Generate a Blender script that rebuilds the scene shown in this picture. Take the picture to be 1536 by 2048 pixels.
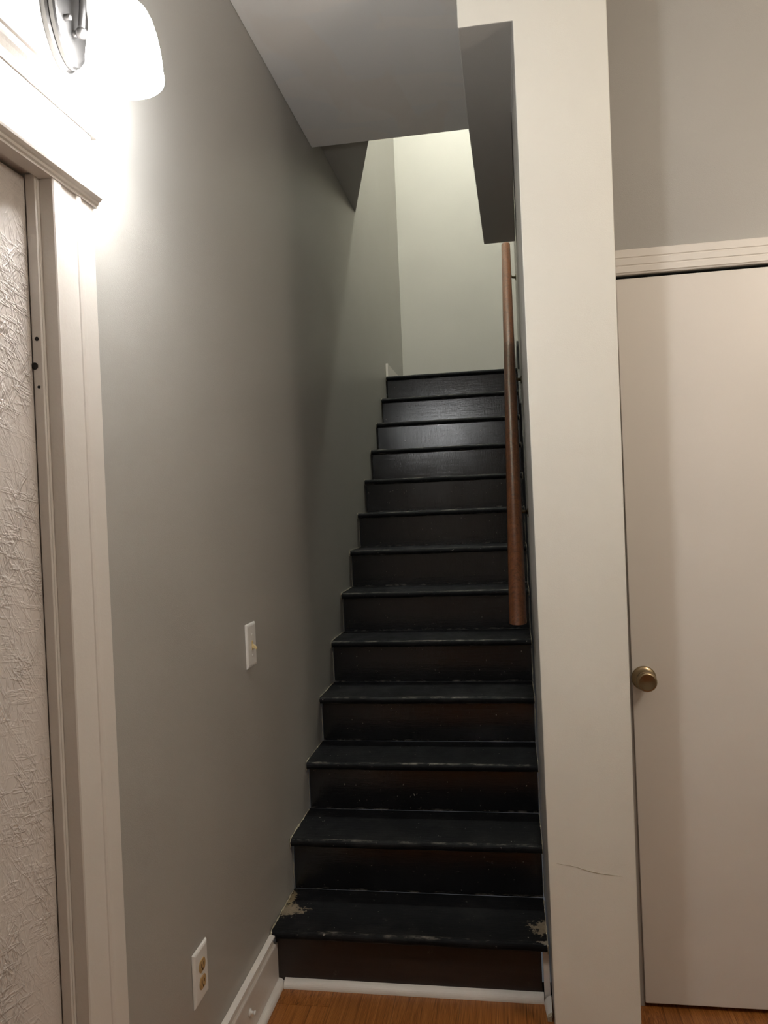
import bpy, bmesh, math, random
from mathutils import Vector, Matrix

for o in list(bpy.data.objects):
    bpy.data.objects.remove(o)
scn = bpy.context.scene
C = scn.collection
random.seed(7)

# ------------------------------------------------------------------ camera
def cam_axes(yaw, pitch, roll):
    f = Vector((math.sin(yaw) * math.cos(pitch), math.cos(yaw) * math.cos(pitch), math.sin(pitch)))
    rt = Vector((math.cos(yaw), -math.sin(yaw), 0))
    up = rt.cross(f)
    c, s = math.cos(roll), math.sin(roll)
    return f, c * rt + s * up, -s * rt + c * up
cd = bpy.data.cameras.new('camera')
cam = bpy.data.objects.new('camera', cd)
C.objects.link(cam)
F_, R_, U_ = cam_axes(-0.1591, -0.0086, -0.0416)
M_ = Matrix((R_, U_, -F_)).transposed().to_4x4()
M_.translation = Vector((0.753, -2.2021, 1.4344))
cam.matrix_world = M_
cd.sensor_fit = 'VERTICAL'
cd.sensor_height = 36.0
cd.lens = 36.0 * 1540.46 / 2048.0
cd.clip_start = 0.02
scn.camera = cam

# ------------------------------------------------------------------ world and exposure
w = bpy.data.worlds.new('world')
scn.world = w
w.use_nodes = True
w.node_tree.nodes['Background'].inputs[0].default_value = (0.5, 0.52, 0.56, 1)
w.node_tree.nodes['Background'].inputs[1].default_value = 0.05
vs = scn.view_settings
vs.view_transform = 'Standard'
vs.look = 'None'
vs.gamma = 1.0
vs.use_curve_mapping = False
vs.exposure = 1.33

SCONCE_SHADE, BULB = 35.0, 17.0
HALL_GLOBE, UP_W = 12.0, 62.0

# ------------------------------------------------------------------ materials
def S(c):
    return tuple((v / 12.92 if v <= 0.04045 else ((v + 0.055) / 1.055) ** 2.4) for v in [x / 255 for x in c]) + (1,)

class NT:
    def __init__(self, name):
        self.m = bpy.data.materials.new(name)
        self.m.use_nodes = True
        self.t = self.m.node_tree
        self.b = self.t.nodes['Principled BSDF']
    def n(self, kind, **kw):
        x = self.t.nodes.new(kind)
        for k, v in kw.items():
            if k in x.inputs.keys():
                x.inputs[k].default_value = v
            else:
                setattr(x, k, v)
        return x
    def l(self, a, b):
        self.t.links.new(a, b)
    def val(self, op, a, b=None, clamp=False):
        x = self.t.nodes.new('ShaderNodeMath'); x.operation = op; x.use_clamp = clamp
        for i, v in enumerate((a, b)):
            if v is None: continue
            if isinstance(v, (int, float)): x.inputs[i].default_value = v
            else: self.l(v, x.inputs[i])
        return x.outputs[0]
    def ramp(self, fac, stops, interp='LINEAR'):
        r = self.t.nodes.new('ShaderNodeValToRGB'); r.color_ramp.interpolation = interp
        e = r.color_ramp.elements
        while len(e) < len(stops): e.new(0.5)
        for k, (p, c) in zip(e, stops):
            k.position = p
            k.color = c if len(c) == 4 else tuple(c) + (1,)
        self.l(fac, r.inputs[0])
        return r.outputs[0]
    def mix(self, fac, a, b, mode='MIX'):
        x = self.t.nodes.new('ShaderNodeMix'); x.data_type = 'RGBA'; x.blend_type = mode
        for s, v in ((x.inputs[0], fac), (x.inputs[6], a), (x.inputs[7], b)):
            if isinstance(v, (int, float)): s.default_value = v
            elif isinstance(v, tuple): s.default_value = v
            else: self.l(v, s)
        return x.outputs[2]
    def obj(self, scale=(1, 1, 1), rot=(0, 0, 0), loc=(0, 0, 0), rnd=False, tex=False):
        tc = self.t.nodes.new('ShaderNodeTexCoord')
        mp = self.t.nodes.new('ShaderNodeMapping')
        if tex: mp.vector_type = 'TEXTURE'
        mp.inputs['Scale'].default_value = scale
        mp.inputs['Rotation'].default_value = rot
        mp.inputs['Location'].default_value = loc
        self.l(tc.outputs['Object'], mp.inputs[0])
        if rnd:
            oi = self.t.nodes.new('ShaderNodeObjectInfo')
            ad = self.t.nodes.new('ShaderNodeVectorMath'); ad.operation = 'ADD'
            cb = self.t.nodes.new('ShaderNodeCombineXYZ')
            for i, k in enumerate((37.0, 23.0, 11.0)):
                self.l(self.val('MULTIPLY', oi.outputs['Random'], k), cb.inputs[i])
            self.l(mp.outputs[0], ad.inputs[0]); self.l(cb.outputs[0], ad.inputs[1])
            return ad.outputs[0]
        return mp.outputs[0]
    def noise(self, vec, scale, detail=4, rough=0.55, dist=0.0):
        x = self.t.nodes.new('ShaderNodeTexNoise')
        x.inputs['Scale'].default_value = scale; x.inputs['Detail'].default_value = detail
        x.inputs['Roughness'].default_value = rough; x.inputs['Distortion'].default_value = dist
        self.l(vec, x.inputs['Vector'])
        return x.outputs[0]
    def bump(self, h, strength, dist=0.002, prev=None):
        x = self.t.nodes.new('ShaderNodeBump')
        x.inputs['Strength'].default_value = strength; x.inputs['Distance'].default_value = dist
        self.l(h, x.inputs['Height'])
        if prev is not None: self.l(prev, x.inputs['Normal'])
        return x.outputs[0]
    def out(self, col=None, rough=None, normal=None, metal=None, spec=None):
        for k, v in (('Base Color', col), ('Roughness', rough), ('Normal', normal), ('Metallic', metal), ('Specular IOR Level', spec)):
            if v is None: continue
            if isinstance(v, (int, float, tuple)): self.b.inputs[k].default_value = v
            else: self.l(v, self.b.inputs[k])
        return self.m

def paint(name, col, rough=0.45, peel=0.25, scale=420, vary=0.05, specks=True):
    t = NT(name)
    v = t.obj()
    a = t.noise(v, scale, 2)
    b = t.noise(v, 3.0, 3)
    vo = t.n('ShaderNodeTexVoronoi', Scale=38.0); t.l(v, vo.inputs['Vector'])
    sp = t.ramp(vo.outputs['Distance'], [(0.0, (1, 1, 1)), (0.075, (0, 0, 0))])
    pick = t.ramp(t.noise(v, 9.0, 1), [(0.57, (0, 0, 0)), (0.6, (1, 1, 1))])
    spk = t.val('MULTIPLY', sp, pick)
    h = t.val('ADD', a, t.val('MULTIPLY', spk, 2.0 if specks else 0.0))
    dark = tuple(c * (1 - vary) for c in col[:3]) + (1,)
    lite = tuple(min(1, c * (1 + vary)) for c in col[:3]) + (1,)
    c = t.mix(b, dark, lite)
    rr = t.ramp(b, [(0.3, (rough - 0.04,) * 3), (0.7, (rough + 0.04,) * 3)])
    return t.out(c, rr, t.bump(h, peel, 0.0012))

M = {}
GREY = S((175, 172, 166))
M['grey'] = paint('grey_wall_paint', GREY, 0.42, 0.3, 330)
M['cream'] = paint('cream_wall_paint', S((236, 233, 223)), 0.5, 0.2, 380, 0.02)
M['white'] = paint('white_trim_paint', S((225, 219, 212)), 0.38, 0.22, 160, 0.02, False)
M['door_white'] = paint('cream_door_paint', S((230, 224, 216)), 0.42, 0.12, 500, 0.02, False)
M['plain_white'] = paint('offwhite_paint', S((228, 226, 220)), 0.55, 0.15, 300, 0.02)

def ceiling_mat():
    t = NT('patched_ceiling_paint')
    v = t.obj()
    n1 = t.noise(t.obj(scale=(1.0, 2.4, 1)), 1.7, 3, 0.5, 0.6)
    n2 = t.noise(t.obj(scale=(3.2, 0.9, 1), loc=(3, 5, 0)), 1.5, 2, 0.5, 0.4)
    c = t.mix(t.ramp(n1, [(0.46, (0, 0, 0)), (0.5, (1, 1, 1))]), S((240, 236, 230)), S((236, 234, 230)))
    c = t.mix(t.ramp(n2, [(0.55, (0, 0, 0)), (0.585, (0.8, 0.8, 0.8))]), c, S((237, 231, 223)))
    h = t.val('ADD', t.noise(v, 300, 2), t.val('MULTIPLY', t.noise(v, 7, 2), 3.0))
    return t.out(c, 0.6, t.bump(h, 0.15, 0.0015))
M['ceiling'] = ceiling_mat()

def osb_mat():
    t = NT('painted_strand_board')
    hs = []
    for k, (ang, sc) in enumerate(((0.6, 60), (-0.75, 52), (1.35, 70), (0.15, 84))):
        v = t.obj(scale=(1, 1, 5.0), rot=(ang, 0, 0), loc=(k * 3.1, k * 1.7, k * 2.3), tex=True)
        n = t.noise(v, sc, 3, 0.6)
        hs.append(t.ramp(n, [(0.52, (0, 0, 0)), (0.6, (1, 1, 1)), (0.66, (0.15, 0.15, 0.15))]))
    h = t.val('ADD', t.val('ADD', hs[0], hs[1]), t.val('ADD', hs[2], hs[3]))
    patch = t.ramp(t.noise(t.obj(), 7, 2), [(0.4, (0.15, 0.15, 0.15)), (0.62, (1, 1, 1))])
    h = t.val('MULTIPLY', h, patch)
    return t.out(S((214, 206, 200)), 0.38, t.bump(h, 0.7, 0.002))
M['osb'] = osb_mat()

def stair_mat(name, tread, patches=()):
    t = NT(name)
    vp = t.obj(rnd=True)
    grain = t.noise(t.obj(scale=(1.6, 14, 22) if not tread else (2.2, 60, 14), rnd=True), 3.0, 8, 0.72, 0.1)
    fine = t.noise(t.obj(scale=(70, 9, 9), rnd=True), 2.0, 3)
    lump = t.noise(vp, 60, 3)
    col = t.mix(t.noise(vp, 5, 3), (0.005, 0.0055, 0.0065, 1), (0.011, 0.0113, 0.0125, 1))
    # dusty scuffs, scratches and chips in the paint
    tc = t.n('ShaderNodeTexCoord'); sx = t.n('ShaderNodeSeparateXYZ'); t.l(tc.outputs['Object'], sx.inputs[0])
    x, y, z = sx.outputs
    dust = t.ramp(t.noise(vp, 7, 5, 0.65), [(0.5, (0, 0, 0)), (0.78, (0.09, 0.09, 0.09))])
    col = t.mix(dust, col, (0.16, 0.15, 0.14, 1))
    sc = t.ramp(t.noise(t.obj(scale=(2.2, 14, 14), rot=(0, 0, 0.04), rnd=True), 10, 4, 0.7), [(0.69, (0, 0, 0)), (0.73, (0.5, 0.5, 0.5))])
    col = t.mix(sc, col, (0.30, 0.28, 0.25, 1))
    ch = t.ramp(t.noise(vp, 75, 3, 0.6), [(0.71, (0, 0, 0)), (0.73, (1, 1, 1))])
    col = t.mix(t.val('MULTIPLY', ch, 0.7), col, (0.42, 0.39, 0.33, 1))
    if tread:
        # rubbed line along the nosing edge
        e = t.val('SUBTRACT', 1.0, t.val('MULTIPLY', t.val('ABSOLUTE', t.val('SUBTRACT', y, 0.010)), 130.0), True)
        rub = t.val('MULTIPLY', e, t.ramp(t.noise(t.obj(scale=(1, 3, 3), rnd=True), 13, 5, 0.7), [(0.5, (0, 0, 0)), (0.68, (0.75, 0.75, 0.75))]))
        col = t.mix(rub, col, (0.33, 0.30, 0.26, 1))
    else:
        e = t.val('SUBTRACT', 1.0, t.val('MULTIPLY', z, 110.0), True)
        rub = t.val('MULTIPLY', e, t.ramp(t.noise(t.obj(scale=(1, 3, 3), rnd=True), 17, 4, 0.7), [(0.5, (0, 0, 0)), (0.66, (0.6, 0.6, 0.6))]))
        col = t.mix(rub, col, (0.38, 0.35, 0.3, 1))
    for (px, py, rx, ry, pc) in patches:
        dx = t.val('DIVIDE', t.val('SUBTRACT', x, px), rx); dy = t.val('DIVIDE', t.val('SUBTRACT', y, py), ry)
        d = t.val('SQRT', t.val('ADD', t.val('MULTIPLY', dx, dx), t.val('MULTIPLY', dy, dy)))
        d = t.val('ADD', d, t.val('MULTIPLY', t.val('SUBTRACT', t.noise(t.obj(), 48, 7, 0.75), 0.5), 4.5))
        msk = t.ramp(d, [(0.8, (1, 1, 1)), (0.92, (0, 0, 0))])
        pcol = t.mix(t.noise(t.obj(), 55, 4), pc, tuple(k * 0.45 for k in pc[:3]) + (1,))
        col = t.mix(msk, col, pcol)
    h = t.val('ADD', t.val('ADD', grain, t.val('MULTIPLY', fine, 0.3)), t.val('MULTIPLY', lump, 0.35))
    rough = t.ramp(t.noise(vp, 9, 4), [(0.3, (0.11,) * 3), (0.75, (0.22,) * 3)]) if not tread else \
            t.ramp(t.noise(vp, 9, 4), [(0.3, (0.42,) * 3), (0.75, (0.62,) * 3)])
    return t.out(col, rough, t.bump(h, 0.35 if tread else 0.2, 0.003), spec=0.09 if tread else 0.7)
M['riser'] = stair_mat('black_gloss_riser_paint', False)
M['tread'] = stair_mat('black_tread_paint', True)
M['tread_worn'] = stair_mat('black_worn_tread_paint', True, (
    (0.012, 0.125, 0.062, 0.034, (0.30, 0.24, 0.17, 1)), (0.004, 0.19, 0.02, 0.05, (0.34, 0.27, 0.16, 1)),
    (0.81, 0.085, 0.045, 0.038, (0.34, 0.27, 0.19, 1)), (0.815, 0.012, 0.03, 0.008, (0.35, 0.3, 0.24, 1))))
def brown_riser():
    t = NT('worn_black_brown_riser_paint')
    v = t.obj(scale=(1, 5, 8))
    c = t.mix(t.noise(v, 6, 5), (0.010, 0.008, 0.007, 1), (0.032, 0.020, 0.015, 1))
    ch = t.ramp(t.noise(t.obj(), 14, 6, 0.7), [(0.63, (0, 0, 0)), (0.75, (0.35, 0.35, 0.35))])
    c = t.mix(ch, c, (0.2, 0.17, 0.15, 1))
    return t.out(c, 0.42, t.bump(t.noise(v, 14, 5), 0.3, 0.002))
M['riser_brown'] = brown_riser()

def wood_mat(name, dark, mid, lite, rough, scale=(26, 1.4, 26), rnd=True, bands=True):
    t = NT(name)
    v = t.obj(scale=scale, rnd=rnd)
    n = t.noise(v, 1.0, 6, 0.6, 1.4)
    fine = t.noise(t.obj(scale=tuple(k * 6 for k in scale), rnd=rnd), 1.0, 4, 0.6)
    c = t.ramp(n, [(0.3, dark), (0.5, mid), (0.7, lite)])
    if bands:
        wv = t.n('ShaderNodeTexWave', Scale=0.55, Distortion=7.0, Detail=3.0)
        wv.inputs['Detail Scale'].default_value = 0.7
        t.l(v, wv.inputs['Vector'])
        c = t.mix(t.val('MULTIPLY', t.ramp(wv.outputs[1], [(0.0, (1, 1, 1)), (0.35, (0, 0, 0))]), 0.55), c, dark)
    c = t.mix(t.val('MULTIPLY', t.ramp(fine, [(0.5, (0, 0, 0)), (0.75, (1, 1, 1))]), 0.4), c, dark)
    oi = t.n('ShaderNodeObjectInfo')
    c = t.mix(1.0, c, t.ramp(oi.outputs['Random'], [(0, (0.86, 0.86, 0.86)), (1, (1.0, 1.0, 1.0))]), 'MULTIPLY')
    return t.out(c, rough, t.bump(n, 0.06, 0.001))
M['floor'] = wood_mat('oak_laminate', S((92, 50, 20)), S((164, 102, 48)), S((190, 128, 70)), 0.32, (34, 2.6, 34))
M['rail'] = wood_mat('stained_rail_wood', S((68, 37, 17)), S((106, 61, 31)), S((126, 77, 43)), 0.38, (60, 60, 5), False, False)

def simple(name, col, rough=0.4, metal=0.0, nscale=60, vary=0.1, bump=0.05):
    t = NT(name)
    n = t.noise(t.obj(), nscale, 3)
    c = t.mix(n, tuple(k * (1 - vary) for k in col[:3]) + (1,), tuple(min(1, k * (1 + vary)) for k in col[:3]) + (1,))
    return t.out(c, rough, t.bump(n, bump, 0.0006), metal)
M['nickel'] = simple('brushed_nickel', (0.11, 0.104, 0.10, 1), 0.42, 1.0)
M['brass'] = simple('antique_brass', (0.40, 0.31, 0.19, 1), 0.26, 1.0, 40)
M['bracket'] = simple('dull_brass_bracket', (0.18, 0.15, 0.09, 1), 0.4, 1.0)
M['plastic'] = simple('white_plastic', S((236, 234, 230)), 0.3, 0, 60, 0.01, 0)
M['almond'] = simple('almond_plastic', S((222, 200, 150)), 0.35, 0, 60, 0.03, 0)
M['ivory'] = simple('aged_almond_plastic', S((190, 156, 104)), 0.38, 0, 60, 0.05, 0)
M['dark'] = simple('dark_hole', (0.01, 0.009, 0.008, 1), 0.8)
M['caulk'] = simple('chipped_old_paint', S((176, 166, 144)), 0.7, 0, 160, 0.3, 0.4)
M['screw'] = simple('painted_screw', S((226, 224, 218)), 0.3, 0.2)
M['black'] = simple('black_skirt_paint', (0.012, 0.012, 0.014, 1), 0.35, 0, 30, 0.3, 0.3)

def emit(name, col, strength):
    m = bpy.data.materials.new(name); m.use_nodes = True
    b = m.node_tree.nodes['Principled BSDF']
    b.inputs['Base Color'].default_value = (0.85, 0.85, 0.83, 1)
    b.inputs['Roughness'].default_value = 0.35
    b.inputs['Emission Color'].default_value = col
    b.inputs['Emission Strength'].default_value = strength
    return m

# ------------------------------------------------------------------ mesh helpers
def box(bm, x0, x1, y0, y1, z0, z1):
    vs_ = [bm.verts.new(p) for p in ((x0, y0, z0), (x1, y0, z0), (x1, y1, z0), (x0, y1, z0), (x0, y0, z1), (x1, y0, z1), (x1, y1, z1), (x0, y1, z1))]
    for f in ((0, 3, 2, 1), (4, 5, 6, 7), (0, 1, 5, 4), (1, 2, 6, 5), (2, 3, 7, 6), (3, 0, 4, 7)):
        bm.faces.new([vs_[i] for i in f])
    return bm

def prism(bm, pts, axis, a0, a1, shift=None):
    """extrude the 2-D outline along axis; the outline uses the two other axes in xyz order"""
    def P(p, a):
        q = list(p); q.insert(axis, a); return q
    sh = shift or (lambda p: p)
    A = [bm.verts.new(P(p, a0)) for p in pts]
    B = [bm.verts.new(P(sh(p), a1)) for p in pts]
    n = len(pts)
    bm.faces.new(A[::-1]); bm.faces.new(B)
    for i in range(n):
        bm.faces.new((A[i], A[(i + 1) % n], B[(i + 1) % n], B[i]))
    return bm

def lathe(bm, prof, seg=32, mat=None):
    """prof: (radius, height) about z; then transformed by mat"""
    rings = []
    for r, h in prof:
        if r < 1e-6:
            rings.append([bm.verts.new((0, 0, h))])
        else:
            rings.append([bm.verts.new((r * math.cos(2 * math.pi * k / seg), r * math.sin(2 * math.pi * k / seg), h)) for k in range(seg)])
    vv = [v for r in rings for v in r]
    for a, b in zip(rings, rings[1:]):
        for k in range(seg):
            q = (k + 1) % seg
            if len(a) == 1 and len(b) == 1: continue
            if len(a) == 1: bm.faces.new((a[0], b[q], b[k]))
            elif len(b) == 1: bm.faces.new((a[k], a[q], b[0]))
            else: bm.faces.new((a[k], a[q], b[q], b[k]))
    if mat is not None:
        bmesh.ops.transform(bm, matrix=mat, verts=vv)
    return bm

def tube(bm, path, rad, seg=12, cap=True):
    pts = [Vector(p) for p in path]
    rads = rad if isinstance(rad, (list, tuple)) else [rad] * len(pts)
    rings = []
    ref = None
    for i, p in enumerate(pts):
        d = (pts[min(i + 1, len(pts) - 1)] - pts[max(i - 1, 0)]).normalized()
        if ref is None:
            ref = Vector((1, 0, 0)) if abs(d.x) < 0.8 else Vector((0, 0, 1))
        u = (ref - d * ref.dot(d)).normalized(); ref = u
        v = d.cross(u)
        rings.append([bm.verts.new(p + (u * math.cos(2 * math.pi * k / seg) + v * math.sin(2 * math.pi * k / seg)) * rads[i]) for k in range(seg)])
    for a, b in zip(rings, rings[1:]):
        for k in range(seg):
            bm.faces.new((a[k], a[(k + 1) % seg], b[(k + 1) % seg], b[k]))
    if cap:
        bm.faces.new(rings[0][::-1]); bm.faces.new(rings[-1])
    return bm

def obj(name, bm, mat, parent=None, bevel=0.0, smooth=False, seg=2, loc=None):
    bmesh.ops.recalc_face_normals(bm, faces=bm.faces)
    me = bpy.data.meshes.new(name)
    bm.to_mesh(me); bm.free()
    for m in (mat if isinstance(mat, (list, tuple)) else [mat]):
        me.materials.append(m)
    o = bpy.data.objects.new(name, me)
    C.objects.link(o)
    if loc is not None: o.location = loc
    if parent is not None: o.parent = parent
    if smooth:
        for p in me.polygons: p.use_smooth = True
    if bevel:
        b = o.modifiers.new('bevel', 'BEVEL'); b.width = bevel; b.segments = seg; b.limit_method = 'ANGLE'; b.angle_limit = math.radians(35)
    return o

def tag(o, label, cat, kind=None, group=None):
    o['label'] = label; o['category'] = cat
    if kind: o['kind'] = kind
    if group: o['group'] = group
    return o

def empty(name, loc, label, cat, kind=None):
    o = bpy.data.objects.new(name, None); C.objects.link(o); o.location = loc
    o.empty_display_size = 0.05
    return tag(o, label, cat, kind)

def child(name, bm, mat, root, **kw):
    """mesh given in world coordinates, parented to a root Empty that is only translated"""
    bmesh.ops.translate(bm, verts=bm.verts, vec=-root.matrix_basis.translation)
    return obj(name, bm, mat, root, **kw)

B = bmesh.new
RISE, RUN, WID, DW = 0.175, 0.2312, 0.8173, 0.0027
TOP = 13 * RISE
CEIL = 2.95
SHAFT = 5.6
YB = 3.70            # stairwell back wall
REAR, RIGHT = -3.4, 2.5
DW_Y = 0.03          # front of the wall that carries the right-hand door

# ------------------------------------------------------------------ the setting
bm = B()
box(bm, -0.12, 0, REAR, -1.79, 0, SHAFT)
box(bm, -0.12, 0, -1.79, -0.99, 2.035, SHAFT)
box(bm, -0.12, 0, -0.99, YB, 0, SHAFT)
tag(obj('wall_left', bm, M['grey']), 'long grey painted wall running up beside the left of the stairs', 'wall', 'structure')

# wall end with the dropped beam over the stairs, one continuous body
bm = B()
TZ = CEIL - 0.002
LP = [(0.672, 2.703), (0.817, 2.703), (0.824, 0.0), (1.047, 0.0), (1.059, 2.725), (1.0605, TZ), (0.8165, TZ), (0.672, TZ)]
fa = [bm.verts.new((a, -0.115, b)) for a, b in LP]
fb = [bm.verts.new((a, 0.372, b)) for a, b in LP]
fc = [bm.verts.new(q) for q in ((0.690, 1.655, 2.703), (0.842, 1.655, 2.703), (0.842, 1.655, TZ), (0.690, 1.655, TZ))]
bm.faces.new(fa)
for k in range(8):
    bm.faces.new((fa[k], fa[(k + 1) % 8], fb[(k + 1) % 8], fb[k]))
bm.faces.new([fb[k] for k in (1, 2, 3, 4, 5, 6)])
for a, b, c, e in ((0, 1, 1, 0), (1, 6, 2, 1), (6, 7, 3, 2), (7, 0, 0, 3)):
    bm.faces.new((fb[a], fb[b], fc[c], fc[e]))
bm.faces.new(fc)
o = obj('wall_column', bm, [M['cream'], M['grey']], bevel=0.003)
for p in o.data.polygons:
    p.material_index = 0 if p.normal.y < -0.5 else 1
tag(o, 'cream faced wall end with a grey dropped beam between the black stairs and the right door', 'wall', 'structure')

bm = B()
tube(bm, [(0.844, -0.1152, 0.461), (0.892, -0.1152, 0.454), (0.915, -0.1153, 0.447), (0.937, -0.1153, 0.441), (0.962, -0.1152, 0.437), (1.011, -0.1152, 0.432)], [0.0003, 0.0006, 0.0009, 0.0010, 0.0008, 0.0003], 6)
obj('plaster_crack', bm, M['caulk'], o)

bm = B()
prism(bm, [(0.826, 0.376), (0.95, 0.376), (0.95, YB), (0.878, YB)], 2, 0, SHAFT)
tag(obj('wall_right_stairs', bm, M['grey']), 'narrow view of grey wall behind the wooden handrail', 'wall', 'structure')

bm = B(); box(bm, -0.12, 1.0, YB + 0.002, YB + 0.1, 0, SHAFT)
tag(obj('wall_back', bm, M['grey']), 'pale green grey wall at the head of the stairs', 'wall', 'structure')

bm = B()
box(bm, 1.064, RIGHT, DW_Y, 0.13, 2.05, CEIL - 0.002)
box(bm, 1.88, RIGHT, DW_Y, 0.13, 0, 2.05)
tag(obj('wall_door', bm, M['grey']), 'grey wall above the cream door on the right', 'wall', 'structure')

bm = B(); box(bm, RIGHT + 0.002, RIGHT + 0.1, REAR, 0.13, 0, CEIL)
tag(obj('wall_right', bm, M['grey']), 'grey hall wall to the right of the camera', 'wall', 'structure')
bm = B(); box(bm, -0.12, RIGHT + 0.1, REAR - 0.1, REAR - 0.002, 0, CEIL)
tag(obj('wall_rear', bm, M['grey']), 'grey hall wall behind the camera', 'wall', 'structure')

bm = B()
prism(bm, [(0.001, REAR), (RIGHT, REAR), (RIGHT, 0.372), (0.824, 0.372), (0.824, 0.373), (0.666, 0.373), (0.666, 0.97), (0.001, 0.97)], 2, CEIL, CEIL + 0.09)
tag(obj('ceiling', bm, M['ceiling']), 'patchy beige grey ceiling over the foot of the stairs', 'ceiling', 'structure')
bm = B(); prism(bm, [(0.001, 0.972), (0.262, 0.972), (0.001, 1.93)], 2, 3.03, 3.075)
tag(obj('ceiling_corner', bm, M['grey']), 'dark grey triangular soffit in the upper corner of the left wall', 'soffit', 'structure')
bm = B(); box(bm, 0.001, 0.666, 0.86, 0.968, CEIL + 0.092, SHAFT)
tag(obj('wall_upper', bm, M['grey']), 'wall of the upper stairwell above the ceiling edge', 'wall', 'structure')
bm = B(); prism(bm, [(0.674, 0.376), (0.824, 0.376), (0.842, 1.65), (0.692, 1.65)], 2, CEIL + 0.001, SHAFT)
tag(obj('wall_upper_right', bm, M['grey']), 'wall of the upper stairwell above the beam', 'wall', 'structure')
bm = B(); box(bm, -0.12, 0.96, 0.86, YB + 0.1, SHAFT + 0.002, SHAFT + 0.08)
tag(obj('ceiling_stairwell', bm, M['plain_white']), 'upper ceiling of the stairwell', 'ceiling', 'structure')

# floor of laminate planks
fl = B(); box(fl, 0.0, RIGHT, REAR, 0.13, -0.08, -0.012)
FL = tag(obj('floor', fl, M['dark']), 'orange brown laminate plank floor of the hall', 'floor', 'structure')
PW, PL = 0.187, 1.21
pm = None
ix = 0
x = 0.002
while x < RIGHT - 0.01:
    y = REAR - random.random() * 0.9
    wd = min(PW, RIGHT - x)
    while y < 0.12:
        y0, y1 = max(y, REAR), min(y + PL, 0.125 if x > 1.0 else 0.045)
        if y1 - y0 > 0.03:
            if pm is None:
                bm = B(); box(bm, 0, 1, 0, 1, -0.011, 0.0)
                p = obj('plank', bm, M['floor'], FL); pm = p.data
            else:
                p = bpy.data.objects.new('plank', pm); C.objects.link(p); p.parent = FL
            p.location = (x, y0, 0)
            p.scale = (wd - 0.0008, y1 - y0 - 0.0008, 1)
        y += PL
    x += PW
bm = B(); box(bm, 0.002, 0.875, 12 * RUN + 0.11, YB, TOP - 0.1, TOP - 0.002)
tag(obj('floor_landing', bm, M['black']), 'black landing at the top of the stairs', 'floor', 'structure')

# ------------------------------------------------------------------ staircase
ST = empty('staircase', (0, 0, 0), 'straight flight of worn black painted wooden stairs between two walls', 'staircase')
OV, TH = 0.030, 0.026
def tread_mesh(depth):
    bm = B()
    pr = []
    for k in range(9):
        a = math.pi / 2 + math.pi * k / 8
        pr.append((TH / 2 + TH / 2 * math.cos(a), -TH / 2 + TH / 2 * math.sin(a)))
    pr += [(depth, -TH), (depth, 0)]
    n = 14
    rings = []
    for i in range(n + 1):
        xx = i / n
        j = random.uniform(-0.0012, 0.0012)
        rings.append([bm.verts.new((xx, p[0] + (j if q < 9 else 0), p[1] + j * 0.5)) for q, p in enumerate(pr)])
    for a, b in zip(rings, rings[1:]):
        for k in range(len(pr)):
            q = (k + 1) % len(pr)
            bm.faces.new((a[k], b[k], b[q], a[q]))
    bm.faces.new(rings[0]); bm.faces.new(rings[-1][::-1])
    return bm
tm = rm = None
for i in range(13):
    wd = WID + DW * i - 0.006
    x0 = 0.004
    if i == 0 or i == 12 or tm is None:
        t = obj('tread', tread_mesh(RUN + OV - 0.001 if i < 12 else 0.105), M['tread_worn'] if i == 0 else M['tread'], ST)
        if i == 0:
            # keep real width in the mesh so that the worn corners sit where they belong
            for v in t.data.vertices: v.co.x *= wd
        if i == 1: tm = t.data
    else:
        t = bpy.data.objects.new('tread', tm); C.objects.link(t); t.parent = ST
    t.location = (x0, i * RUN, (i + 1) * RISE)
    if i: t.scale = (wd, 1, 1)
    if i < 2:
        bm = B(); box(bm, 0, 1, 0, 0.016, 0.0005, RISE - TH - 0.0005)
        r = obj('riser', bm, M['riser_brown'] if i == 0 else M['riser'], ST)
        if i == 1: rm = r.data
    else:
        r = bpy.data.objects.new('riser', rm); C.objects.link(r); r.parent = ST
    r.location = (x0 + 0.004, i * RUN + OV, i * RISE)
    r.scale = (wd - (0.022 if i == 0 else 0.006), 1, 1)
ST.children[0]['label'] = 'lowest tread with bare worn corners'

# ragged bead of old paint where the steps meet the walls
def ragged(pts, rad, name, root):
    bm = B()
    path, rr = [], []
    for a, b in zip(pts, pts[1:]):
        a, b = Vector(a), Vector(b)
        n = max(2, int((b - a).length / 0.012))
        for k in range(n):
            q = a.lerp(b, k / n)
            path.append(q + Vector((random.uniform(-.0006, .0006), random.uniform(-.0018, .0018), random.uniform(-.0018, .0018))))
            rr.append(rad * random.choice((0.2, 0.35, 0.6, 1.0, 0.5)))
    tube(bm, path, rr, 6)
    return obj(name, bm, M['caulk'], root)
for side in (0, 1):
    for i in range(0, 13):
        xx = 0.0042 if side == 0 else WID + DW * i - 0.001
        y0, z1 = i * RUN, (i + 1) * RISE
        pts = [(xx, y0 + OV - 0.002, z1 - TH - 0.002), (xx, y0 + 0.002, z1 - TH), (xx, y0 - 0.0005, z1 - 0.012), (xx, y0 + 0.006, z1 + 0.0005), (xx, y0 + RUN + OV - 0.003, z1 + 0.001)]
        if i == 12: pts = pts[:4]
        ragged(pts, (0.0034 if i < 2 else 0.0022) * (1 if side == 0 else 0.8), 'paint_bead', ST)
        if i > 0 and i < 8:
            ragged([(xx, y0 + OV - 0.001, i * RISE + 0.002), (xx, y0 + OV - 0.001, z1 - TH - 0.004)], 0.0017, 'paint_bead', ST)

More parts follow.
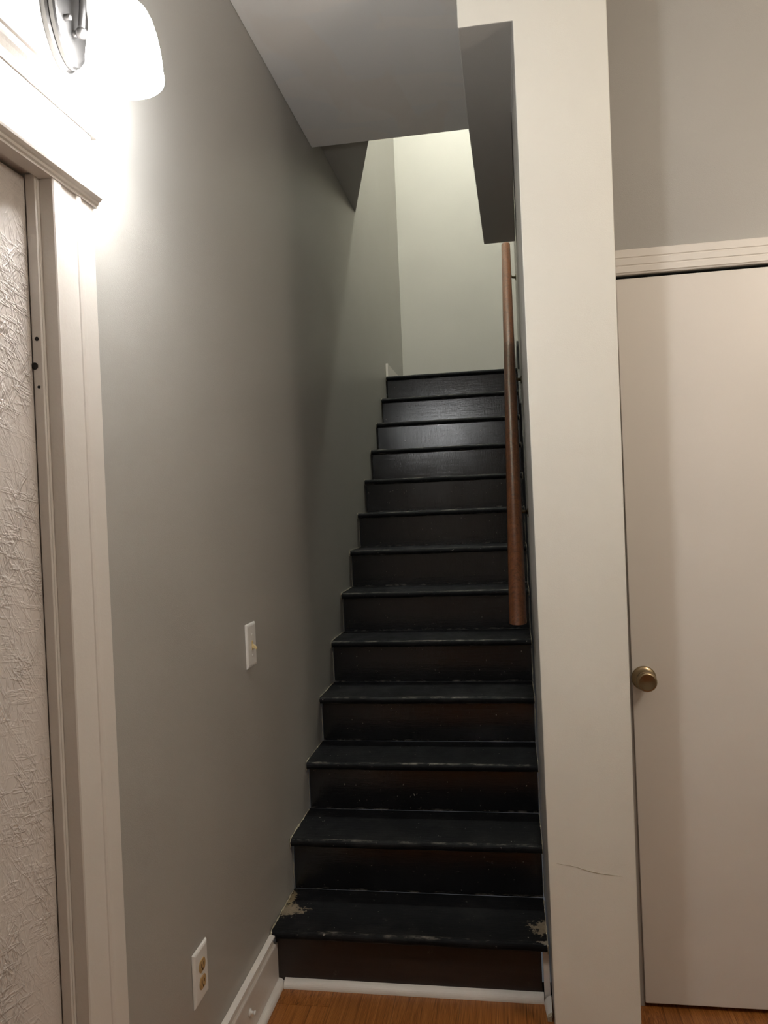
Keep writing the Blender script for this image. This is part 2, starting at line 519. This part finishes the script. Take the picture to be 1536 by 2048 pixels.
# black skirt at the head of the right side
bm = B()
prof = [(2.56, 2.02), (3.5, 2.275), (3.5, 2.43)]
for k in range(7):
    a = math.pi / 2 + k * math.pi / 12
    prof.append((2.79 + 0.06 * math.cos(a), 2.385 + 0.06 * math.sin(a)))
prof += [(2.70, 2.25)]
prism(bm, prof, 0, 0.850, 0.862)
tag(obj('baseboard_right', bm, M['black']), 'black skirt board at the head of the stairs behind the handrail', 'skirt board', 'structure')
bm = B(); box(bm, 0.001, 0.016, 2.80, YB - 0.001, TOP, TOP + 0.088)
tag(obj('baseboard_landing', bm, M['white'], bevel=0.003), 'short white baseboard on the left at the top of the stairs', 'baseboard', 'structure')

# shoe moulding along the first riser
def quarter(r, n=7):
    return [(0, 0)] + [(r * math.cos(math.pi / 2 * k / n), r * math.sin(math.pi / 2 * k / n)) for k in range(n + 1)]
bm = B()
prism(bm, [(OV - 0.001 - a, b) for a, b in quarter(0.022)] , 0, 0.0345, 0.8005)
tag(obj('trim_1', bm, M['white'], smooth=False), 'white quarter round moulding along the foot of the first black riser', 'moulding', 'structure')

# torn white trim at the foot of the column
TR = empty('trim_2', (0.812, 0.02, 0), 'broken stub of white trim at the foot of the column by the first step', 'trim', 'structure')
bm = B(); box(bm, 0.802, 0.8195, 0.024, 0.04, 0.001, 0.146)
child('filler_strip', bm, M['white'], TR, bevel=0.0015)
bm = B()
for k, (yy, hh, ww) in enumerate(((0.026, 0.023, 0.019), (0.0, 0.022, 0.018), (-0.025, 0.018, 0.016), (-0.045, 0.008, 0.012), (-0.055, 0.003, 0.006))):
    pass
prism(bm, [(0.8205, 0.0005), (0.8205, 0.028), (0.812, 0.026), (0.804, 0.018), (0.800, 0.006), (0.800, 0.0005)], 1, 0.006, -0.05,
      shift=lambda p: (0.8205 - (0.8205 - p[0]) * 0.75, 0.0005 + (p[1] - 0.0005) * 0.45))
child('broken_quarter_round', bm, M['white'], TR)
bm = B(); prism(bm, [(0.8185, 0.0005), (0.8185, 0.018), (0.808, 0.011), (0.806, 0.0005)], 1, -0.051, -0.066)
child('splinter', bm, M['caulk'], TR)

# ------------------------------------------------------------------ baseboard on the left wall
BB = empty('baseboard_left', (0, -0.42, 0), 'white moulded baseboard on the left wall between the door casing and the stairs', 'baseboard', 'structure')
Y0, Y1 = -0.872, 0.001
bm = B(); prism(bm, [(0.001, 0.001), (0.014, 0.001), (0.014, 0.128), (0.001, 0.128)], 1, Y0, 0.028)
child('board', bm, M['white'], BB)
bm = B(); prism(bm, [(0.001, 0.1285), (0.0155, 0.1285), (0.0175, 0.132), (0.0165, 0.136), (0.011, 0.139), (0.0095, 0.147), (0.008, 0.154), (0.017, 0.158), (0.0165, 0.163), (0.001, 0.1665)], 1, Y0, Y1 + 0.0)
child('cap_moulding', bm, M['white'], BB)
bm = B(); prism(bm, [(0.0145 + a, 0.001 + b) for a, b in quarter(0.019)], 1, Y0, 0.0285)
child('shoe_moulding', bm, M['white'], BB)

DS = empty('baseboard_peg', (0.0145, -0.232, 0.085), 'small white peg sticking out of the left baseboard', 'peg')
bm = B(); lathe(bm, [(0, 0), (0.011, 0), (0.010, 0.003), (0.005, 0.004), (0.0045, 0.012), (0.006, 0.0125), (0.006, 0.016), (0, 0.0165)], 16, Matrix.Rotation(math.pi / 2, 4, 'Y'))
obj('peg', bm, M['plastic'], DS, smooth=True)

# ------------------------------------------------------------------ door in the left wall
D1 = empty('door_1', (-0.02, -1.4, 0), 'white textured door in a moulded white casing on the left wall', 'door', 'structure')
JY = -1.018
bm = B(); box(bm, -0.056, -0.019, -1.765, JY - 0.003, 0.012, 2.006)
leaf = child('leaf', bm, M['osb'], D1, bevel=0.003)
leaf['label'] = 'door leaf with rough strand board texture'
bm = B(); box(bm, -0.12, 0.0005, JY, -0.991, 0.001, 2.034)
child('jamb', bm, M['white'], D1, bevel=0.0015)
bm = B(); box(bm, -0.017, 0.0, JY - 0.006, JY - 0.0005, 0.001, 2.008)
child('stop', bm, M['white'], D1, bevel=0.001)
bm = B(); box(bm, -0.12, 0.0005, -1.789, JY - 0.0005, 2.012, 2.034)
child('head_jamb', bm, M['white'], D1)
bm = B(); box(bm, -0.12, 0.0005, -1.789, -1.768, 0.001, 2.011)
child('jamb', bm, M['white'], D1)
def casing(y_in, sgn, name):
    pr = [(0, 0), (0.023, 0), (0.025, 0.002), (0.025, 0.024), (0.0225, 0.027), (0.0215, 0.072), (0.0235, 0.0735), (0.0255, 0.078), (0.0255, 0.086), (0.0245, 0.088), (0.0215, 0.0885), (0.0225, 0.0905), (0.0225, 0.131), (0.021, 0.133), (0, 0.133)]
    bm = B()
    prism(bm, [(0.001 + a, y_in + sgn * b) for a, b in pr], 2, 0.001, 2.0035)
    return child(name, bm, M['white'], D1)
casing(-1.012, 1, 'casing'); casing(-1.772, -1, 'casing')
# head: bottom fillet, frieze board, crown
bm = B(); box(bm, 0.001, 0.024, -1.906, -0.879, 2.03, 2.135)
child('frieze', bm, M['white'], D1, bevel=0.001)
bm = B()
def fillet(z0, pts): return [(a, z0 + b) for a, b in pts]
prism(bm, fillet(2.004, [(0.001, 0), (0.027, 0), (0.027, 0.004), (0.030, 0.006), (0.031, 0.010), (0.034, 0.012), (0.038, 0.016), (0.039, 0.020), (0.039, 0.0245), (0.001, 0.0255)]), 1, -1.915, -0.872)
child('fillet_moulding', bm, M['white'], D1)
bm = B()
prism(bm, fillet(2.1355, [(0.001, 0), (0.027, 0), (0.028, 0.006), (0.031, 0.013), (0.037, 0.020), (0.041, 0.024), (0.043, 0.027), (0.043, 0.036), (0.047, 0.038), (0.047, 0.045), (0.001, 0.046)]), 1, -1.925, -0.862)
child('crown_moulding', bm, M['white'], D1)
for nm, zz, rr in (('bolt_hole', 1.735, 0.0035), ('bolt_hole', 1.69, 0.006), ('bolt_hole', 1.655, 0.0025)):
    bm = B(); lathe(bm, [(0, 0), (rr, 0), (rr, 0.001), (0, 0.001)], 14, Matrix.Translation((-0.008 if rr < 0.005 else -0.014, JY - 0.0062, zz)) @ Matrix.Rotation(math.pi / 2, 4, 'X'))
    child(nm, bm, M['dark'], D1)

# ------------------------------------------------------------------ door on the right
D2 = empty('door_2', (1.48, 0.02, 0), 'plain cream slab door with a brass knob right of the column', 'door', 'structure')
bm = B(); prism(bm, [(1.079, 0.013), (1.875, 0.013), (1.875, 2.034), (1.0745, 2.034)], 1, 0.02, 0.055)
child('leaf', bm, M['door_white'], D2, bevel=0.002)
bm = B(); prism(bm, [(1.0625, 0.001), (1.0785, 0.001), (1.0740, 2.046), (1.0625, 2.046)], 1, 0.026, 0.12)
child('jamb', bm, M['grey'], D2)
bm = B()
prism(bm, [(0.029, 2.044), (0.017, 2.044), (0.015, 2.048), (0.012, 2.049), (0.012, 2.064), (0.0145, 2.0655), (0.0145, 2.068), (0.012, 2.0695), (0.012, 2.085), (0.0145, 2.0865), (0.0145, 2.089), (0.012, 2.0905), (0.012, 2.110), (0.014, 2.112), (0.029, 2.112)], 0, 1.064, 1.97)
child('head_casing', bm, M['door_white'], D2)
bm = B(); box(bm, 1.0815, 1.879, 0.058, 0.12, 0.001, 2.046)
child('rebate', bm, M['dark'], D2)
KX, KZ = 1.108, 0.925
kn = Matrix.Translation((KX, 0.0195, KZ)) @ Matrix.Rotation(math.pi / 2, 4, 'X')
bm = B(); lathe(bm, [(0, 0), (0.0335, 0), (0.0335, 0.003), (0.030, 0.007), (0.016, 0.010), (0.0, 0.010)], 40, kn)
k1 = child('rose', bm, M['brass'], D2, smooth=True)
bm = B(); lathe(bm, [(0, 0.0102), (0.012, 0.0102), (0.0125, 0.022), (0.018, 0.027), (0.0255, 0.036), (0.0275, 0.046), (0.0265, 0.054), (0.0225, 0.0575), (0.0215, 0.0575), (0.010, 0.0555), (0.0, 0.055)], 40, kn)
k2 = child('knob', bm, M['brass'], D2, smooth=True)
k2['label'] = 'antique brass door knob'

# ------------------------------------------------------------------ handrail
P0, P1 = Vector((0.771, 0.215, 1.052)), Vector((0.8075, 2.75, 3.050))
HR = empty('handrail', P0, 'round brown stained wooden handrail fixed to the right stair wall', 'handrail')
d = (P1 - P0)
bm = B()
ring = []
n = 28
for p in (P0, P1):
    row = []
    for k in range(n):
        a = 2 * math.pi * k / n
        u = Vector((1, 0, 0)); ax = d.normalized(); u = (u - ax * u.dot(ax)).normalized(); v = ax.cross(u)
        q = p + (u * math.cos(a) + v * math.sin(a)) * 0.0272
        # level saw cut: slide along the axis to the cut height
        q = q + ax * ((p.z - q.z) / ax.z)
        row.append(bm.verts.new(q))
    ring.append(row)
for k in range(n):
    bm.faces.new((ring[0][k], ring[0][(k + 1) % n], ring[1][(k + 1) % n], ring[1][k]))
c0 = bm.faces.new(ring[0][::-1]); c1 = bm.faces.new(ring[1])
rail = child('rail', bm, M['rail'], HR, bevel=0.003)
for p in rail.data.polygons:
    p.use_smooth = len(p.vertices) == 4
for tpar in (0.21, 0.52, 0.90):
    c = P0.lerp(P1, tpar)
    wx = 0.826 + (c.y - 0.376) * (0.878 - 0.826) / (YB - 0.376) - 0.0012
    bm = B()
    tube(bm, [(wx - 0.004, c.y, c.z - 0.085), (wx - 0.022, c.y, c.z - 0.082), (c.x + 0.018, c.y, c.z - 0.068), (c.x + 0.002, c.y, c.z - 0.052), (c.x, c.y, c.z - 0.04)], [0.008, 0.007, 0.0065, 0.0065, 0.0065], 10)
    br = child('bracket', bm, M['bracket'], HR, smooth=True)
    bm = B(); lathe(bm, [(0, 0), (0.020, 0), (0.019, 0.002), (0.012, 0.0045), (0, 0.005)], 20, Matrix.Translation((wx, c.y, c.z - 0.085)) @ Matrix.Rotation(-math.pi / 2, 4, 'Y'))
    bmesh.ops.translate(bm, verts=bm.verts, vec=-P0)
    obj('wall_flange', bm, M['bracket'], br, smooth=True)
    for s in (-1, 1):
        bm = B(); lathe(bm, [(0, 0), (0.003, 0), (0.002, 0.002), (0, 0.0024)], 10, Matrix.Translation((wx - 0.0042, c.y, c.z - 0.085 + 0.0125 * s)) @ Matrix.Rotation(-math.pi / 2, 4, 'Y'))
        bmesh.ops.translate(bm, verts=bm.verts, vec=-P0)
        obj('screw', bm, M['screw'], br)

# ------------------------------------------------------------------ switch and outlet
def plate_mesh(w_, h_, t_=0.0065):
    bm = B()
    a = [(-w_ / 2, -h_ / 2), (w_ / 2, -h_ / 2), (w_ / 2, h_ / 2), (-w_ / 2, h_ / 2)]
    lev = [(0.0, 0.0), (0.0, 0.0015), (0.0025, 0.0045), (0.006, t_ - 0.0004), (0.009, t_)]
    rings = []
    for ins, x_ in lev:
        rings.append([bm.verts.new((x_, y_ - math.copysign(ins, y_), z_ - math.copysign(ins, z_))) for y_, z_ in a])
    for p, q in zip(rings, rings[1:]):
        for k in range(4):
            bm.faces.new((p[k], p[(k + 1) % 4], q[(k + 1) % 4], q[k]))
    bm.faces.new(rings[-1]); bm.faces.new(rings[0][::-1])
    return bm
RX = Matrix.Rotation(math.pi / 2, 4, 'Y')
SW = empty('light_switch', (0.0008, -0.064, 1.046), 'white toggle light switch on the left wall beside the stairs', 'light switch')
obj('plate', plate_mesh(0.080, 0.127), M['plastic'], SW, smooth=False)
bm = B(); box(bm, 0.0066, 0.0078, -0.0055, 0.0055, -0.013, 0.013)
obj('toggle_bezel', bm, M['almond'], SW, bevel=0.0004)
bm = B(); prism(bm, [(0.0079, -0.009), (0.0079, 0.004), (0.0205, -0.0065), (0.0200, -0.0125)], 1, -0.0045, 0.0045)
obj('toggle', bm, M['almond'], SW, bevel=0.001)
for s in (-1, 1):
    bm = B(); lathe(bm, [(0, 0.0066), (0.0035, 0.0066), (0.003, 0.008), (0, 0.0083)], 12, Matrix.Translation((0, 0, 0.030 * s)) @ RX)
    obj('screw', bm, M['screw'], SW, smooth=True)
OU = empty('electrical_outlet', (0.0008, -0.512, 0.362), 'white plate outlet with two almond sockets low on the left wall', 'outlet')
obj('plate', plate_mesh(0.080, 0.124), M['plastic'], OU)
for s in (-1, 1):
    bm = B()
    out = []
    for k in range(28):
        a = 2 * math.pi * k / 28
        out.append((0.0172 * math.cos(a), max(-0.0135, min(0.0135, 0.0172 * math.sin(a))) + 0.0195 * s))
    prism(bm, out, 0, 0.0067, 0.0088)
    rc = obj('receptacle', bm, M['ivory'], OU)
    for yy, hh in ((-0.0065, 0.0045), (0.0065, 0.0036)):
        bm = B(); box(bm, 0.0089, 0.0093, yy - 0.0011, yy + 0.0011, 0.0195 * s + 0.0015 - hh, 0.0195 * s + 0.0015 + hh)
        obj('slot', bm, M['dark'], rc)
    bm = B(); lathe(bm, [(0, 0.0089), (0.0026, 0.0089), (0.0026, 0.0093), (0, 0.0093)], 12, Matrix.Translation((0, 0, 0.0195 * s - 0.0085)) @ RX)
    obj('ground_hole', bm, M['dark'], rc)
bm = B(); lathe(bm, [(0, 0.0066), (0.003, 0.0066), (0.0025, 0.008), (0, 0.0083)], 12, RX.copy())
obj('screw', bm, M['screw'], OU, smooth=True)

# ------------------------------------------------------------------ wall sconce
SX, SY, SZ = 0.122, -0.930, 2.196       # centre of the shade's open rim
SC = empty('wall_sconce', (0.001, -0.925, 2.335), 'lit wall sconce with frosted bell shade and nickel back plate above the left door', 'wall lamp')
def leaf_outline(wd, hh, n=48):
    pts = []
    for k in range(n):
        a = 2 * math.pi * k / n
        s, c = math.sin(a), math.cos(a)
        ww = wd * (1 - 0.22 * abs(s) ** 3)
        pts.append((math.copysign(abs(c) ** 0.9, c) * ww, s * hh))
    return pts
def plate_lofts(levels):
    bm = B(); rings = []
    for wd, hh, x_ in levels:
        rings.append([bm.verts.new((x_, p[0], p[1])) for p in leaf_outline(wd, hh)])
    n = len(rings[0])
    for p, q in zip(rings, rings[1:]):
        for k in range(n):
            bm.faces.new((p[k], p[(k + 1) % n], q[(k + 1) % n], q[k]))
    bm.faces.new(rings[0][::-1]); bm.faces.new(rings[-1])
    return bm
bp = obj('back_plate', plate_lofts([(0.062, 0.105, 0.0), (0.062, 0.105, 0.008), (0.059, 0.102, 0.0105), (0.0565, 0.099, 0.0115), (0.0575, 0.100, 0.013), (0.0575, 0.100, 0.020), (0.055, 0.097, 0.0235), (0.050, 0.090, 0.025)]), M['nickel'], SC, bevel=0.0)
for s in (-1, 1):
    bm = B(); lathe(bm, [(0, 0.0251), (0.0055, 0.0251), (0.0055, 0.034), (0.0045, 0.036), (0, 0.0362)], 16, Matrix.Translation((0, 0.026 * s, -0.028)) @ RX)
    obj('bolt', bm, M['nickel'], bp, smooth=True)
ox, oy, oz = SC.location
path = [(0.040, 0, -0.035), (0.044, 0, 0.0), (0.047, 0.001, 0.05), (0.056, 0.003, 0.095), (0.075, 0.006, 0.117), (0.098, 0.008, 0.112), (0.113, 0.0095, 0.09), (0.1195, 0.01, 0.06), (0.121, 0.01, 0.030)]
def smooth_path(p, k=6):
    P = [Vector(q) for q in p]; o_ = []
    for i in range(len(P) - 1):
        a, b, c, e = P[max(i - 1, 0)], P[i], P[i + 1], P[min(i + 2, len(P) - 1)]
        for j in range(k):
            s = j / k
            o_.append(0.5 * ((2 * b) + (c - a) * s + (2 * a - 5 * b + 4 * c - e) * s * s + (3 * b - a - 3 * c + e) * s ** 3))
    o_.append(P[-1]); return o_
bm = B(); tube(bm, smooth_path(path), 0.0062, 14)
arm = obj('arm', bm, M['nickel'], SC, smooth=True)
bm = B()
bmesh.ops.create_uvsphere(bm, u_segments=20, v_segments=12, radius=0.0105, matrix=Matrix.Translation((0.040, 0, -0.042)))
tube(bm, [(0.0245, 0, -0.042), (0.034, 0, -0.042)], 0.006, 12)
obj('ball_finial', bm, M['nickel'], arm, smooth=True)
sh0 = Vector((SX - ox, SY - oy, SZ - oz))
bm = B(); lathe(bm, [(0, 0.19), (0.013, 0.19), (0.019, 0.18), (0.0225, 0.162), (0.0235, 0.1395), (0.0, 0.1395)], 28, Matrix.Translation(sh0))
obj('socket_cup', bm, M['nickel'], SC, smooth=True)
outer = [(0.019, 0.1595), (0.030, 0.155), (0.041, 0.142), (0.050, 0.121), (0.0565, 0.095), (0.061, 0.066), (0.0635, 0.040), (0.0645, 0.022), (0.0655, 0.014), (0.0660, 0.008), (0.0650, 0.003), (0.0625, 0.0)]
inner = [(0.0610, 0.003), (0.0605, 0.022), (0.0595, 0.040), (0.057, 0.066), (0.0525, 0.095), (0.046, 0.121), (0.037, 0.140), (0.019, 0.150)]
SHK = lambda pr: [(a * 1.01, b * 0.865) for a, b in pr]
bm = B(); lathe(bm, SHK(outer + inner + [outer[0]]), 48, Matrix.Translation(sh0))
M['shade'] = emit('lit_frosted_glass', (0.97, 0.99, 1.0, 1), SCONCE_SHADE)
obj('shade', bm, M['shade'], SC, smooth=True)
M['bulb'] = emit('lit_bulb', (0.97, 0.99, 1.0, 1), BULB)
bm = B(); lathe(bm, [(0, 0.030), (0.015, 0.033), (0.026, 0.045), (0.029, 0.060), (0.026, 0.075), (0.016, 0.098), (0.013, 0.118), (0, 0.118)], 24, Matrix.Translation(sh0))
obj('bulb', bm, M['bulb'], SC, smooth=True)

# ------------------------------------------------------------------ lamps out of the picture
def ceiling_lamp(loc, label, watts, col, strength, r=0.15):
    e = empty('ceiling_light', loc, label, 'ceiling lamp')
    bm = B(); lathe(bm, [(0, -0.001), (r * 0.95, -0.001), (r, -0.012), (r * 0.97, -0.024), (0, -0.024)], 32)
    obj('pan', bm, M['nickel'], e, smooth=True)
    bm = B(); lathe(bm, [(r * 0.93, -0.0245), (r * 0.9, -0.05), (r * 0.7, -0.08), (r * 0.35, -0.095), (0, -0.098)], 32)
    obj('glass_bowl', bm, emit('lit_bowl_glass', col + (1,), strength), e, smooth=True)
    l_ = bpy.data.lights.new('lamp_light', 'POINT'); l_.shadow_soft_size = 0.06; l_.energy = watts; l_.color = col
    a_ = bpy.data.objects.new('lamp_light', l_); C.objects.link(a_); a_.parent = e; a_.location = (0, 0, -0.17)
    return e
PD = empty('pendant_lamp', (2.05, -1.1, CEIL), 'round glass pendant lamp of the hall right of the picture', 'pendant lamp')
bm = B(); lathe(bm, [(0, -0.001), (0.06, -0.001), (0.058, -0.02), (0.012, -0.03), (0, -0.03)], 24)
obj('canopy', bm, M['nickel'], PD, smooth=True)
bm = B(); tube(bm, [(0, 0, -0.031), (0, 0, -0.56)], 0.005, 10)
obj('rod', bm, M['nickel'], PD, smooth=True)
bm = B(); bmesh.ops.create_uvsphere(bm, u_segments=28, v_segments=16, radius=0.15, matrix=Matrix.Translation((0, 0, -0.71)))
obj('globe', bm, emit('lit_globe_glass', (1.0, 0.88, 0.74, 1), HALL_GLOBE), PD, smooth=True)
ceiling_lamp((0.52, 1.75, SHAFT), 'round glass ceiling lamp high in the upper stairwell', UP_W, (0.97, 1.0, 0.89), 3.0)
